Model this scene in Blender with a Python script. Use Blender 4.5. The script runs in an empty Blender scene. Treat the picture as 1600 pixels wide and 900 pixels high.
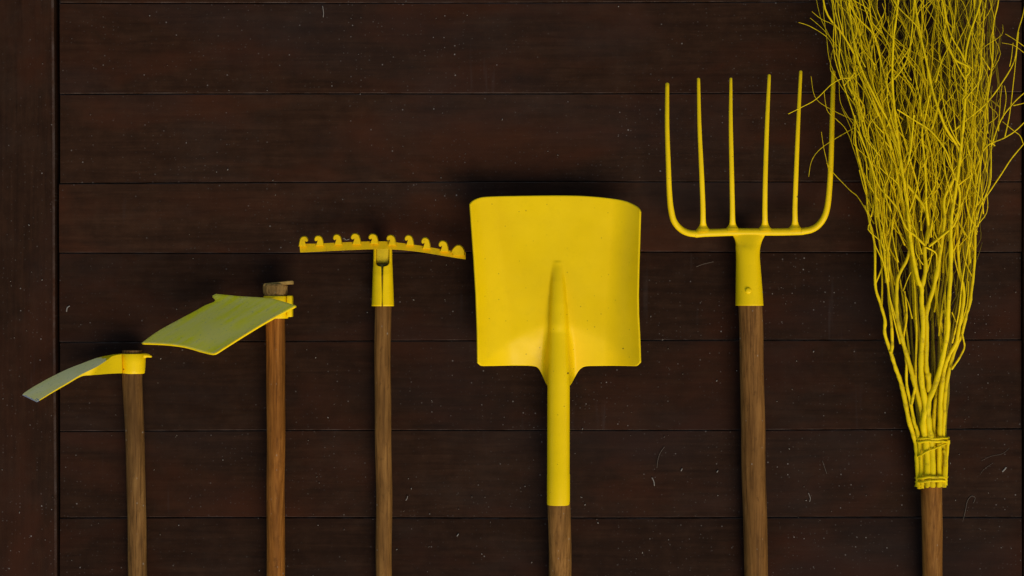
import bpy, bmesh, math, random
from mathutils import Vector, Matrix

random.seed(11)
scene = bpy.context.scene
C = scene.collection

# ------------------------------------------------------------------ camera, sky, sun, exposure
CAM_D, CAM_Z = 3.0, 1.05              # camera 3 m straight above the boards; CAM_Z only places the frame's centre on them
cam_data = bpy.data.cameras.new("camera")
cam_data.sensor_width = 36.0
cam_data.lens = 36.0 * CAM_D / 1.6    # 1.6 m of boards across the frame
cam_data.clip_end = 200
cam = bpy.data.objects.new("camera", cam_data)
cam.location = (0, 0, CAM_D)           # x right, y up the picture, z towards the viewer
cam.rotation_euler = (0, 0, 0)
C.objects.link(cam)
scene.camera = cam

SUN_EL, SUN_AZ = 43.0, 22.0           # veiled sun low beyond the handles, a little to the right
world = bpy.data.worlds.new("World")
scene.world = world
world.use_nodes = True
wn = world.node_tree
wn.nodes.clear()
sky = wn.nodes.new("ShaderNodeTexSky")
sky.sky_type = 'NISHITA'
sky.sun_disc = False
sky.sun_elevation = math.radians(SUN_EL)
sky.sun_rotation = math.radians(180 - SUN_AZ)
bg = wn.nodes.new("ShaderNodeBackground")
bg.inputs[1].default_value = 0.092
wo = wn.nodes.new("ShaderNodeOutputWorld")
wn.links.new(sky.outputs[0], bg.inputs[0])
wn.links.new(bg.outputs[0], wo.inputs[0])

sun_data = bpy.data.lights.new("sun", 'SUN')
sun_data.energy = 1.5
sun_data.angle = math.radians(36)
sun_data.color = (1.0, 0.92, 0.80)
sun = bpy.data.objects.new("sun", sun_data)
e, a = math.radians(SUN_EL), math.radians(SUN_AZ)
to_sun = Vector((math.sin(a) * math.cos(e), -math.cos(a) * math.cos(e), math.sin(e)))
sun.rotation_euler = to_sun.to_track_quat('Z', 'Y').to_euler()
C.objects.link(sun)

scene.view_settings.view_transform = 'Standard'
scene.view_settings.look = 'None'
scene.view_settings.gamma = 1.0
scene.view_settings.use_curve_mapping = False
scene.view_settings.exposure = 0.66
try:
    scene.cycles.use_denoising = True
    scene.cycles.max_bounces = 5
    scene.cycles.diffuse_bounces = 4
except Exception:
    pass


# ------------------------------------------------------------------ helpers
def P(px, py, y=0.0):
    """A point of the photograph (1600 x 900) standing y metres in front of (-) the wall face, in metres."""
    s = (CAM_D + y) / CAM_D * 0.001
    return Vector(((px - 800) * s, y, CAM_Z + (450 - py) * s))


def K(y):
    return (CAM_D + y) / CAM_D * 0.001


def lerp(a, b, t):
    return a + (b - a) * t


def smooth(a, b, x):
    t = max(0.0, min(1.0, (x - a) / (b - a)))
    return t * t * (3 - 2 * t)


def interp(tab, x):
    if x <= tab[0][0]:
        return tab[0][1]
    for (x0, v0), (x1, v1) in zip(tab, tab[1:]):
        if x <= x1:
            return lerp(v0, v1, (x - x0) / (x1 - x0))
    return tab[-1][1]


def catmull(pts, n):
    """Resample a polyline of tuples with a Catmull-Rom spline, n samples per span."""
    out = []
    m = len(pts)
    for i in range(m - 1):
        p0, p1, p2, p3 = pts[max(i - 1, 0)], pts[i], pts[i + 1], pts[min(i + 2, m - 1)]
        for k in range(n):
            t = k / n
            out.append(tuple(0.5 * (2 * b + (c - a_) * t + (2 * a_ - 5 * b + 4 * c - d) * t * t
                                    + (3 * b - a_ - 3 * c + d) * t ** 3)
                             for a_, b, c, d in zip(p0, p1, p2, p3)))
    out.append(tuple(pts[-1]))
    return out


class MB:
    def __init__(self):
        self.v, self.f, self.m = [], [], []

    def face(self, idx, mat=0):
        self.f.append(idx)
        self.m.append(mat)

    def rings(self, rings, closed=True, cap0=True, cap1=True, mat=0):
        base = len(self.v)
        n = len(rings[0])
        for r in rings:
            self.v.extend([tuple(p) for p in r])
        for i in range(len(rings) - 1):
            for j in range(n if closed else n - 1):
                a_ = base + i * n + j
                b = base + i * n + (j + 1) % n
                self.face((a_, b, b + n, a_ + n), mat)
        if cap0:
            self.face(tuple(base + j for j in range(n))[::-1], mat)
        if cap1:
            self.face(tuple(base + (len(rings) - 1) * n + j for j in range(n)), mat)

    def tube(self, pts, radii, sides=8, squash=1.0, cap=True, mat=0):
        """Tapering tube along pts; squash flattens it along the second frame axis."""
        pts = [Vector(p) for p in pts]
        n = len(pts)
        up = None
        rs = []
        for i in range(n):
            t = (pts[min(i + 1, n - 1)] - pts[max(i - 1, 0)]).normalized()
            if up is None:
                ref = Vector((0, 1, 0)) if abs(t.y) < 0.9 else Vector((1, 0, 0))
                up = (ref - t * ref.dot(t)).normalized()
            else:
                up = (up - t * up.dot(t)).normalized()
            side = t.cross(up)
            r = radii[i] if hasattr(radii, '__len__') else radii
            rs.append([pts[i] + side * (r * math.cos(2 * math.pi * k / sides))
                       + up * (r * squash * math.sin(2 * math.pi * k / sides)) for k in range(sides)])
        self.rings(rs, cap0=cap, cap1=cap, mat=mat)

    def build(self, name, mats, parent=None, shade=True, angle=None, origin=None):
        me = bpy.data.meshes.new(name)
        o0 = Vector(origin) if origin is not None else Vector((0, 0, 0))
        me.from_pydata([tuple(Vector(p) - o0) for p in self.v], [], self.f)
        for m_ in (mats if isinstance(mats, (list, tuple)) else [mats]):
            me.materials.append(m_)
        for p, mi in zip(me.polygons, self.m):
            p.material_index = mi
            p.use_smooth = shade
        me.validate()
        me.update()
        if angle is not None:
            me.set_sharp_from_angle(angle=math.radians(angle))
        o = bpy.data.objects.new(name, me)
        C.objects.link(o)
        o.location = o0
        if parent is not None:
            o.parent = parent
            o.matrix_parent_inverse = parent.matrix_basis.inverted()
        return o


def thing(name, loc, label, cat):
    o = bpy.data.objects.new(name, None)
    o.empty_display_size = 0.05
    o.location = loc
    o["label"] = label
    o["category"] = cat
    C.objects.link(o)
    return o


def add_bevel(o, w, seg=2):
    b = o.modifiers.new("bevel", 'BEVEL')
    b.width = w
    b.segments = seg
    b.limit_method = 'ANGLE'
    b.angle_limit = math.radians(35)


# ------------------------------------------------------------------ materials
class NT:
    def __init__(self, name):
        self.mat = bpy.data.materials.new(name)
        self.mat.use_nodes = True
        self.t = self.mat.node_tree
        self.t.nodes.clear()
        self.out = self.n("ShaderNodeOutputMaterial")
        self.b = self.n("ShaderNodeBsdfPrincipled")
        self.l(self.b.outputs[0], self.out.inputs[0])

    def n(self, typ, **kw):
        nd = self.t.nodes.new(typ)
        for k, v in kw.items():
            setattr(nd, k, v)
        return nd

    def l(self, a_, b):
        self.t.links.new(a_, b)

    def coords(self, scale, rand=True, kind="Object"):
        tc = self.n("ShaderNodeTexCoord")
        mp = self.n("ShaderNodeMapping")
        mp.inputs["Scale"].default_value = scale
        src = tc.outputs[kind]
        if rand:
            oi = self.n("ShaderNodeObjectInfo")
            mul = self.n("ShaderNodeVectorMath", operation='SCALE')
            mul.inputs[0].default_value = (13.7, 7.3, 9.1)
            self.l(oi.outputs["Random"], mul.inputs["Scale"])
            add = self.n("ShaderNodeVectorMath", operation='ADD')
            self.l(src, add.inputs[0])
            self.l(mul.outputs[0], add.inputs[1])
            src = add.outputs[0]
        self.l(src, mp.inputs[0])
        return mp.outputs[0]

    def noise(self, vec, scale, detail=4, rough=0.55, dist=0.0):
        nd = self.n("ShaderNodeTexNoise")
        nd.inputs["Scale"].default_value = scale
        nd.inputs["Detail"].default_value = detail
        nd.inputs["Roughness"].default_value = rough
        nd.inputs["Distortion"].default_value = dist
        self.l(vec, nd.inputs["Vector"])
        return nd.outputs[0]

    def ramp(self, fac, stops):
        r = self.n("ShaderNodeValToRGB")
        el = r.color_ramp.elements
        while len(el) < len(stops):
            el.new(0.5)
        for e_, (p, c) in zip(el, stops):
            e_.position = p
            e_.color = (*c, 1) if len(c) == 3 else c
        self.l(fac, r.inputs[0])
        return r.outputs[0]

    def mrange(self, fac, a0, a1, b0=0.0, b1=1.0):
        m = self.n("ShaderNodeMapRange")
        m.inputs[1].default_value, m.inputs[2].default_value = a0, a1
        m.inputs[3].default_value, m.inputs[4].default_value = b0, b1
        self.l(fac, m.inputs[0])
        return m.outputs[0]

    def math(self, op, a_, b=None):
        m = self.n("ShaderNodeMath", operation=op)
        for i, x in enumerate((a_, b)):
            if x is None:
                continue
            if isinstance(x, (int, float)):
                m.inputs[i].default_value = x
            else:
                self.l(x, m.inputs[i])
        return m.outputs[0]

    def mix(self, fac, a_, b, blend='MIX'):
        m = self.n("ShaderNodeMix", data_type='RGBA', blend_type=blend)
        for i, x in ((0, fac), (6, a_), (7, b)):
            if isinstance(x, (int, float)):
                m.inputs[i].default_value = x
            elif isinstance(x, tuple):
                m.inputs[i].default_value = (*x, 1)
            else:
                self.l(x, m.inputs[i])
        return m.outputs[2]

    def bump(self, h, strength=0.3, dist=0.002):
        b = self.n("ShaderNodeBump")
        b.inputs["Strength"].default_value = strength
        b.inputs["Distance"].default_value = dist
        self.l(h, b.inputs["Height"])
        self.l(b.outputs[0], self.b.inputs["Normal"])

    def specks(self, vec, scale, keep, r0, r1):
        """Scattered dust: a small dot in some Voronoi cells, each of its own size and strength."""
        v = self.n("ShaderNodeTexVoronoi", voronoi_dimensions='2D')
        sp, cb_ = self.n("ShaderNodeSeparateXYZ"), self.n("ShaderNodeCombineXYZ")
        self.l(vec, sp.inputs[0])
        self.l(sp.outputs[0], cb_.inputs[0])
        self.l(sp.outputs[2], cb_.inputs[1])
        vec = cb_.outputs[0]
        v.inputs["Scale"].default_value = scale
        v.inputs["Randomness"].default_value = 1.0
        self.l(vec, v.inputs["Vector"])
        sep = self.n("ShaderNodeSeparateColor")
        self.l(v.outputs["Color"], sep.inputs[0])
        on = self.math('GREATER_THAN', sep.outputs[0], 1 - keep)
        size = self.mrange(sep.outputs[1], 0, 1, r0, r1)
        d = self.math('DIVIDE', v.outputs["Distance"], size)
        dot = self.mrange(d, 1.0, 0.45)
        dot = self.math('MULTIPLY', dot, on)
        return self.math('MULTIPLY', dot, self.mrange(sep.outputs[2], 0, 1, 0.15, 1.0))


def plank_material(name, axis, tint=1.0, worn=False):
    m = NT(name)
    # grain runs along the board: compress the long axis
    sc = (2.2, 38, 38) if axis == 'x' else (38, 38, 2.2)
    g = m.coords(sc)
    grain = m.noise(g, 3.0, 6, 0.65, 0.6)
    fine = m.noise(g, 14.0, 3, 0.6)
    patch = m.noise(m.coords((1.6, 3, 4) if axis == 'x' else (4, 3, 1.6)), 2.2, 4, 0.6, 0.4)
    patch2 = m.noise(m.coords((2.2, 4, 5) if axis == 'x' else (5, 4, 2.2)), 1.4, 3, 0.5)
    t = tint * 1.36
    mott = m.noise(m.coords((1, 1, 1)), 38, 5, 0.7)
    gf = m.math('ADD', m.math('MULTIPLY', grain, 0.55), m.math('MULTIPLY', mott, 0.45))
    base = m.ramp(gf, [(0.34, (0.0125 * t, 0.0051 * t, 0.0021 * t)), (0.50, (0.0200 * t, 0.0081 * t, 0.0033 * t)),
                       (0.66, (0.0300 * t, 0.0124 * t, 0.0052 * t))])
    red = m.mix(m.mrange(patch, 0.47, 0.68, 0, 0.85), base, (0.036 * t, 0.0106 * t, 0.0038 * t))
    cool = m.mix(m.mrange(patch2, 0.5, 0.75, 0, 0.6), red, (0.0180 * t, 0.0104 * t, 0.0072 * t))
    # every board stained a little differently
    oi = m.n("ShaderNodeObjectInfo")
    var = m.mrange(oi.outputs["Random"], 0, 1, 0.70, 1.22)
    col = m.mix(1.0, cool, m.n("ShaderNodeCombineColor").outputs[0], 'MULTIPLY')
    cc = col.node.inputs[7].links[0].from_node
    for i in range(3):
        m.l(var, cc.inputs[i])
    # knots
    kv = m.n("ShaderNodeTexVoronoi")
    kv.inputs["Scale"].default_value = 2.6
    m.l(m.coords((1.0, 1.0, 1.7) if axis == 'x' else (1.7, 1, 1.0)), kv.inputs["Vector"])
    col = m.mix(m.mrange(kv.outputs["Distance"], 0.085, 0.02, 0, 0.65), col, (0.009, 0.0065, 0.006))
    # greyish film of dust, in drifts
    film = m.noise(m.coords((5, 9, 9)), 1.5, 5, 0.65)
    col = m.mix(m.mrange(film, 0.5, 0.8, 0, 0.20), col, (0.050, 0.032, 0.020))
    # faint scratches
    scr = m.noise(m.coords((55, 55, 3.0)), 1.6, 2, 0.5)
    scr2 = m.noise(m.coords((2.5, 2.5, 2.5)), 2.0, 2, 0.5)
    sm = m.math('MULTIPLY', m.mrange(scr, 0.66, 0.74), m.mrange(scr2, 0.52, 0.68, 0, 0.09))
    col = m.mix(sm, col, (0.11, 0.09, 0.075))
    # specks of dust and lint
    dust = m.coords((1, 1, 1))
    dens = m.mrange(m.noise(m.coords((1, 1, 1)), 3.2, 3, 0.6), 0.35, 0.62, 0.15, 1.0)
    s1 = m.math('MULTIPLY', m.specks(dust, 62, 0.20, 0.025, 0.095), dens)
    s2 = m.math('MULTIPLY', m.specks(dust, 150, 0.30, 0.06, 0.20), dens)
    col = m.mix(m.math('MULTIPLY', s2, 0.34), col, (0.16, 0.13, 0.10))
    col = m.mix(m.math('MULTIPLY', s1, 0.6), col, (0.30, 0.255, 0.20))
    if worn:
        wn_ = m.noise(m.coords((9, 9, 9)), 3.0, 4, 0.7)
        col = m.mix(m.mrange(wn_, 0.4, 0.65, 0.05, 0.55), col, (0.085, 0.06, 0.045))
    m.l(col, m.b.inputs["Base Color"])
    m.l(m.mrange(fine, 0.3, 0.7, 0.52, 0.72), m.b.inputs["Roughness"])
    m.b.inputs["Specular IOR Level"].default_value = 0.04
    h = m.math('ADD', m.math('MULTIPLY', grain, 0.6), m.math('MULTIPLY', fine, 0.35))
    m.bump(h, 0.35, 0.0012)
    return m.mat


def paint_material(name, vary=0.0, chips=0.0, col_a=(0.76, 0.475, 0.0004), col_b=(0.85, 0.535, 0.0008), rough=0.38, dirt=0.0, wear=None, spec=0.07):
    m = NT(name)
    v = m.coords((1, 1, 1))
    n1 = m.noise(v, 9, 4, 0.6)
    col = m.ramp(n1, [(0.35, col_a), (0.68, col_b)])
    if vary:
        oi = m.n("ShaderNodeObjectInfo")
        col = m.mix(m.mrange(oi.outputs["Random"], 0.2, 1, 0, vary), col, tuple(c * .45 for c in col_a))
    if dirt:
        d = m.noise(v, 70, 4, 0.7)
        col = m.mix(m.mrange(d, 0.54, 0.72, 0, dirt), col, (0.20, 0.12, 0.006))
    if chips:
        c = m.specks(v, 34, chips, 0.02, 0.075)
        col = m.mix(m.mrange(c, 0.05, 0.3, 0, 0.9), col, (0.10, 0.055, 0.01))
        c2 = m.specks(v, 95, chips * 1.4, 0.03, 0.12)
        col = m.mix(m.mrange(c2, 0.1, 0.5, 0, 0.6), col, (0.20, 0.12, 0.012))
    if wear:
        w = m.noise(v, 120, 3, 0.7)
        col = m.mix(m.mrange(w, 0.6, 0.7, 0, wear), col, (0.03, 0.02, 0.012))
    m.l(col, m.b.inputs["Base Color"])
    m.l(m.mrange(m.noise(v, 26, 4, 0.65), 0.3, 0.7, rough - .07, rough + .12), m.b.inputs["Roughness"])
    m.b.inputs["Specular IOR Level"].default_value = spec
    m.bump(m.noise(v, 160, 3, 0.6), 0.12, 0.0006)
    return m.mat


def blade_material(name, col_lo, col_hi, streak, direction, streak_amt):
    """Dulled, dusty paint worn grey, with brushed yellow streaks left along the blade."""
    m = NT(name)
    tc = m.n("ShaderNodeTexCoord")
    mp = m.n("ShaderNodeMapping")
    mp.inputs["Rotation"].default_value = direction
    mp.vector_type = 'TEXTURE'          # streaks run along the blade
    mp.inputs["Scale"].default_value = (1 / 11, 1 / 30, 1 / 150)
    m.l(tc.outputs["Object"], mp.inputs[0])
    st = m.noise(mp.outputs[0], 1.0, 5, 0.7)
    big = m.noise(m.coords((1, 1, 1), rand=False), 11, 3, 0.55)
    col = m.ramp(big, [(0.3, col_lo), (0.7, col_hi)])
    both = m.math('MULTIPLY', m.mrange(st, 0.36, 0.58), m.mrange(big, 0.38, 0.56))
    col = m.mix(m.math('MULTIPLY', both, streak_amt), col, streak)
    fl = m.noise(m.coords((1, 1, 1), rand=False), 220, 2, 0.5)
    col = m.mix(m.mrange(fl, 0.6, 0.75, 0, 0.35), col, (0.30, 0.28, 0.16))
    m.l(col, m.b.inputs["Base Color"])
    m.b.inputs["Roughness"].default_value = 0.55
    m.b.inputs["Specular IOR Level"].default_value = 0.2
    m.bump(st, 0.15, 0.0008)
    return m.mat


def handle_material(name, dark, mid, light, rough=0.6, spots=0.2):
    dark, mid, light = [(c[0] * 1.24, c[1] * .95, c[2] * .46) for c in (dark, mid, light)]
    m = NT(name)
    g = m.coords((95, 95, 3.0))
    grain = m.noise(g, 2.2, 6, 0.7, 0.3)
    fine = m.noise(m.coords((220, 220, 12)), 1.5, 3, 0.6)
    patch = m.noise(m.coords((12, 12, 3.5)), 2.0, 4, 0.6)
    f = m.math('ADD', m.math('MULTIPLY', grain, 0.62), m.math('MULTIPLY', fine, 0.38))
    col = m.ramp(f, [(0.35, dark), (0.50, mid), (0.66, light)])
    col = m.mix(m.mrange(patch, 0.42, 0.66, 0, 0.75), col, tuple(c * 0.42 for c in mid))
    gr = m.noise(m.coords((70, 70, 30)), 2.0, 4, 0.7)
    col = m.mix(m.mrange(gr, 0.58, 0.72, 0, spots * 2), col, tuple(c * 0.4 for c in dark))
    col = m.mix(m.math('MULTIPLY', m.specks(m.coords((1, 1, 0.6)), 120, 0.12, 0.06, 0.16), 0.6), col, (0.33, 0.25, 0.16))
    m.l(col, m.b.inputs["Base Color"])
    m.b.inputs["Roughness"].default_value = rough
    m.b.inputs["Specular IOR Level"].default_value = 0.05
    m.bump(f, 0.5, 0.0012)
    return m.mat


M = {}
M['plank'] = plank_material("stained_plank", 'x')
M['plank_edge'] = plank_material("stained_plank_worn_edge", 'x', 1.1, True)
M['post'] = plank_material("stained_post", 'z', 0.84)
M['post_edge'] = plank_material("stained_post_worn_edge", 'z', 1.2, True)
M['paint'] = paint_material("yellow_paint", chips=0.05, dirt=0.12, spec=0.10)
M['paint_shovel'] = paint_material("yellow_paint_chipped", chips=0.07, rough=0.36, dirt=0.05, spec=0.11)
M['paint_rake'] = paint_material("yellow_paint_rake", col_a=(0.70, 0.41, 0.002), col_b=(0.80, 0.475, 0.003), dirt=0.35, wear=0.25)
M['paint_twig'] = paint_material("yellow_paint_on_twigs", vary=0.22, col_a=(0.64, 0.43, 0.001), col_b=(0.84, 0.555, 0.002), rough=0.5, dirt=0.75)
M['paint_shaded'] = paint_material("shaded_yellow_paint_on_inner_twigs", vary=0.4, col_a=(0.13, 0.088, 0.004), col_b=(0.42, 0.28, 0.004), rough=0.6, dirt=0.8)  # darkened twig paint: shade deep inside the bundle is put into the colour
M['blade_big'] = blade_material("worn_dull_blade", (0.86, 0.64, 0.10), (0.92, 0.69, 0.11), (0.92, 0.70, 0.002), (0, -.58, 0), 0.95)
M['blade_small'] = blade_material("worn_grey_blade", (0.84, 0.66, 0.25), (0.90, 0.71, 0.28), (0.88, 0.66, 0.09), (0, -.46, 0), 0.4)
M['steel'] = paint_material("scuffed_bare_steel", col_a=(0.16, 0.17, 0.18), col_b=(0.30, 0.31, 0.33), rough=0.45)
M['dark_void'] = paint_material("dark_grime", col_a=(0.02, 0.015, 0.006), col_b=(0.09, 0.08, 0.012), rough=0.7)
M['socket_inside'] = paint_material("grimy_yellow_paint", col_a=(0.55, 0.38, 0.01), col_b=(0.70, 0.47, 0.01), dirt=0.9, wear=0.6)
M['h_small_hoe'] = handle_material("weathered_handle_grey_brown", (0.045, 0.026, 0.013), (0.125, 0.072, 0.034), (0.20, 0.125, 0.062))
M['h_big_hoe'] = handle_material("varnished_handle_orange_brown", (0.075, 0.032, 0.010), (0.20, 0.088, 0.024), (0.30, 0.15, 0.05), 0.5)
M['h_rake'] = handle_material("weathered_handle_brown", (0.060, 0.032, 0.014), (0.150, 0.084, 0.036), (0.22, 0.132, 0.06))
M['h_shovel'] = handle_material("weathered_handle_rough", (0.060, 0.030, 0.012), (0.175, 0.098, 0.042), (0.25, 0.15, 0.07), 0.65, 0.3)
M['h_fork'] = handle_material("weathered_handle_dark", (0.055, 0.028, 0.012), (0.148, 0.080, 0.034), (0.22, 0.128, 0.058))
M['h_broom'] = handle_material("smooth_handle_brown", (0.080, 0.036, 0.012), (0.165, 0.082, 0.028), (0.235, 0.13, 0.05), 0.5)
M['end_wood'] = handle_material("split_handle_end", (0.05, 0.03, 0.015), (0.22, 0.15, 0.075), (0.34, 0.25, 0.13), 0.7, 0.4)
M['wedge'] = handle_material("pale_wedge_wood", (0.16, 0.11, 0.05), (0.27, 0.20, 0.095), (0.36, 0.28, 0.14), 0.65)
lint = NT("pale_lint")
lint.b.inputs["Base Color"].default_value = (0.21, 0.17, 0.12, 1)
lint.b.inputs["Roughness"].default_value = 0.8
M['lint'] = lint.mat
straw = NT("dull_straw")
straw.b.inputs["Base Color"].default_value = (0.10, 0.07, 0.04, 1)
straw.b.inputs["Roughness"].default_value = 0.8
M['straw'] = straw.mat
gm = NT("short_grass")
gm.l(gm.ramp(gm.noise(gm.coords((1, 1, 1), rand=False), 8, 6, 0.7), [(0.3, (0.05, 0.055, 0.025)), (0.7, (0.09, 0.09, 0.04))]), gm.b.inputs["Base Color"])
gm.b.inputs["Roughness"].default_value = 0.9
M['grass'] = gm.mat
em = NT("weathered_board")
em.l(em.ramp(em.noise(em.coords((3, 30, 30)), 3, 5, 0.6), [(0.3, (0.03, 0.018, 0.012)), (0.7, (0.06, 0.035, 0.022))]), em.b.inputs["Base Color"])
em.b.inputs["Roughness"].default_value = 0.7
M['eave'] = em.mat

# ------------------------------------------------------------------ ground
mb = MB()
S = 40
mb.v = [(-S, -S, -.16), (S, -S, -.16), (S, S, -.16), (-S, S, -.16)]
mb.face((0, 1, 2, 3))
g = mb.build('ground', M['grass'], shade=False)
g["kind"] = "structure"

# ------------------------------------------------------------------ planking: planks, cross boards, joist backing
wall = thing('planking', (0, 0, 0), "dark brown stained wooden planks behind the yellow tools, with a cross board at left", "planking")
SEAMS = [-812, -690, -552, -412, -275, -136, 3, 146.5, 285, 395, 532, 671.5, 808.5, 948, 1088, 1228, 1366, 1497]


def wobble(seed, amp):
    r = random.Random(seed)
    ph = [(r.uniform(0, 6.28), r.uniform(0.8, 2.2), r.uniform(3, 7)) for _ in range(2)]
    return lambda x: amp * (0.6 * math.sin(x * ph[0][1] + ph[0][0]) + 0.4 * math.sin(x * ph[1][2] + ph[1][0]))


def plank(px0, px1, py_top, py_bot, ytop, seed, top_w, bot_w, tilt=0.0):
    x0, x1 = (px0 - 800) * 0.001, (px1 - 800) * 0.001
    zt, zb = CAM_Z + (450 - py_top) * 0.001, CAM_Z + (450 - py_bot) * 0.001
    n = max(4, int((x1 - x0) / 0.05))
    rg = random.Random(seed * 7 + 1)
    gap = rg.uniform(0.0003, 0.0007)
    b = rg.uniform(0.0011, 0.0020)
    mb = MB()
    rings = []
    cup = random.Random(seed).uniform(0.0004, 0.0014)
    for i in range(n + 1):
        x = lerp(x0, x1, i / n)
        t_, bt = zt - gap + top_w(x) - tilt * x, zb + gap + bot_w(x) - tilt * x
        y = ytop + 0.0012 * math.sin(x * 2.6 + seed) + 0.0005 * math.sin(x * 9 + seed * 2)
        rings.append([(x, y + 0.022, bt), (x, y + b, bt), (x, y, bt + b * 0.7), (x, y - cup, lerp(bt, t_, 0.5)),
                      (x, y, t_ - b * 0.9), (x, y + b, t_), (x, y + 0.022, t_)])
    mb.rings(rings)
    # worn upper and lower arrises take the second material
    k = 0
    for i in range(n):
        for j in range(7):
            if j in (1, 4):
                mb.m[k] = 1
            k += 1
    c = ((x0 + x1) / 2, ytop, (zt + zb) / 2)
    return mb.build('plank', [M['plank'], M['plank_edge']], wall, shade=True, angle=20, origin=c)


wobs = [wobble(100 + i, 0.0014) for i in range(len(SEAMS))]
rp = random.Random(5)
for (a_, b_, off) in ((94, 1596, 0), (-1700, -140, 37), (1812, 3300, 91)):
    for i in range(len(SEAMS) - 1):
        s0, s1 = SEAMS[i], SEAMS[i + 1]
        plank(a_ + rp.uniform(-1.5, 1.0), b_, s0, s1, rp.uniform(-0.0012, 0.0012), i + off + 3, wobs[i], wobs[i + 1], 0.0016 * (-1))


def post(pxl, pxr, lean, seed):
    x0, x1 = (pxl - 800) * .001, (pxr - 800) * .001
    n = 44
    mb = MB()
    w = wobble(seed, 0.0009)
    rings = []
    b = 0.003
    for i in range(n + 1):
        z = 2.31 * i / n
        xr = x1 + w(z * 2) - lean * (z - CAM_Z)
        xl = x0 + w(z * 2 + 4) - lean * (z - CAM_Z)
        yf = -0.010
        rings.append([(xl, 0.03, z), (xl, yf + b, z), (xl + b, yf, z), ((xl + xr) / 2, yf - 0.0012, z),
                      (xr - b, yf, z), (xr, yf + b, z), (xr, 0.03, z)])
    mb.rings(rings)
    k = 0
    for i in range(n):
        for j in range(7):
            if j in (1, 4):
                mb.m[k] = 1
            k += 1
    return mb.build('cross_board', [M['post'], M['post_edge']], wall, angle=20, origin=((x0 + x1) / 2, 0, 1.05))


post(-132, 88.5, 0.005, 41)
post(1598, 1806, -0.001, 42)


def box(mb, x0, x1, y0, y1, z0, z1):
    b = len(mb.v)
    mb.v += [(x0, y0, z0), (x1, y0, z0), (x1, y1, z0), (x0, y1, z0), (x0, y0, z1), (x1, y0, z1), (x1, y1, z1), (x0, y1, z1)]
    for f in ((3, 2, 1, 0), (4, 5, 6, 7), (0, 1, 5, 4), (1, 2, 6, 5), (2, 3, 7, 6), (3, 0, 4, 7)):
        mb.face(tuple(b + q for q in f))


mb = MB()
box(mb, -2.6, 2.6, 0.032, 0.06, 0.0, 2.31)
mb.build('backing', M['eave'], wall, shade=False)

# ------------------------------------------------------------------ shared: wooden handles
def handle(parent, mat, pts, seed, sides=20, cap_z=None):
    """pts: (px, py, y, half width in px) from the top down; extended to the ground. Grain runs along local z."""
    r = random.Random(seed)
    ctrl = []
    for (px, py, y, hw) in pts:
        p = P(px, py, y)
        ctrl.append((p.x, p.y, p.z, hw * K(y)))
    p0, p1 = ctrl[-2], ctrl[-1]
    t = (0.001 - p1[2]) / (p1[2] - p0[2])
    ctrl.append((p1[0] + (p1[0] - p0[0]) * t, -p1[3] * 1.05 - .001, 0.001, p1[3] * 1.02))
    res = []
    for (q0, q1) in zip(ctrl, ctrl[1:]):
        n = max(3, int(abs(q1[2] - q0[2]) / 0.02))
        for k in range(n):
            res.append([lerp(q0[c], q1[c], k / n) for c in range(4)])
    res.append(list(ctrl[-1]))
    ph = [r.uniform(0, 6.28) for _ in range(6)]
    rings = []
    for (x, y, z, rad) in res:
        dx = 0.0007 * math.sin(z * 17 + ph[0]) + 0.0004 * math.sin(z * 41 + ph[1])
        ring = []
        for k in range(sides):
            th = 2 * math.pi * k / sides
            q = rad * (1 + 0.022 * math.sin(2 * th + ph[2] + z * 6) + 0.016 * math.sin(3 * th + ph[3] - z * 9)
                       + 0.010 * math.sin(5 * th + z * 30 + ph[4]))
            ring.append((x + dx + q * math.cos(th), y + q * math.sin(th), z))
        rings.append(ring[::-1])
    m = MB()
    m.rings(rings)
    return m.build('handle', mat, parent, angle=50, origin=(ctrl[0][0], ctrl[0][1], ctrl[-1][2]))


def ground_at(px, y):
    """Foot of a tool: the lower end of its handle."""
    return ((px - 800) * K(y), -.02, 0)


def loft(mb, secs, sides=28, cap=True, mat=0, power=2.0):
    """secs: (centre px, py, y, half width px, half depth m); a vertical tube of (super)elliptic sections."""
    rings = []
    for (cx, py, y, hw, hd) in secs:
        c = P(cx, py, y)
        w = hw * K(y)
        ring = []
        for k in range(sides):
            th = 2 * math.pi * k / sides
            cs, sn = math.cos(th), math.sin(th)
            ring.append((c.x + w * math.copysign(abs(cs) ** (2 / power), cs), c.y + hd * math.copysign(abs(sn) ** (2 / power), sn), c.z))
        rings.append(ring[::-1])
    mb.rings(rings, cap0=cap, cap1=cap, mat=mat)


# ------------------------------------------------------------------ small hoe (narrow grey blade)
hoe = thing('hoe', ground_at(218, -0.055), "small hoe with narrow grey blade and yellow collar, leftmost tool by the post", "hoe")
Y1 = -0.030
handle(hoe, M['h_small_hoe'], [(207, 547.5, Y1, 16.2), (207.5, 600, Y1, 15.8), (209.5, 675, Y1, 15.0), (216, 900, -.021, 14.4)], 1)
mb = MB()
secs = [(207.2, 552.5, Y1, 19.6, .0196), (207.4, 553.5, Y1, 20.3, .0203), (207.6, 566, Y1, 19.6, .0196), (208.3, 578, Y1, 18.2, .0182),
        (208.6, 582.3, Y1, 17.4, .0174), (208.6, 583.6, Y1, 16.6, .0166)]
loft(mb, secs, cap=False)
mb2 = [(208.6, 583.6, Y1, 15.0, .015), (207.2, 552.5, Y1, 17.0, .017)]
loft(mb, [secs[-1]] + mb2 + [secs[0]], cap=False)
eye = mb.build('eye', M['paint'], hoe, angle=45)
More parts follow.
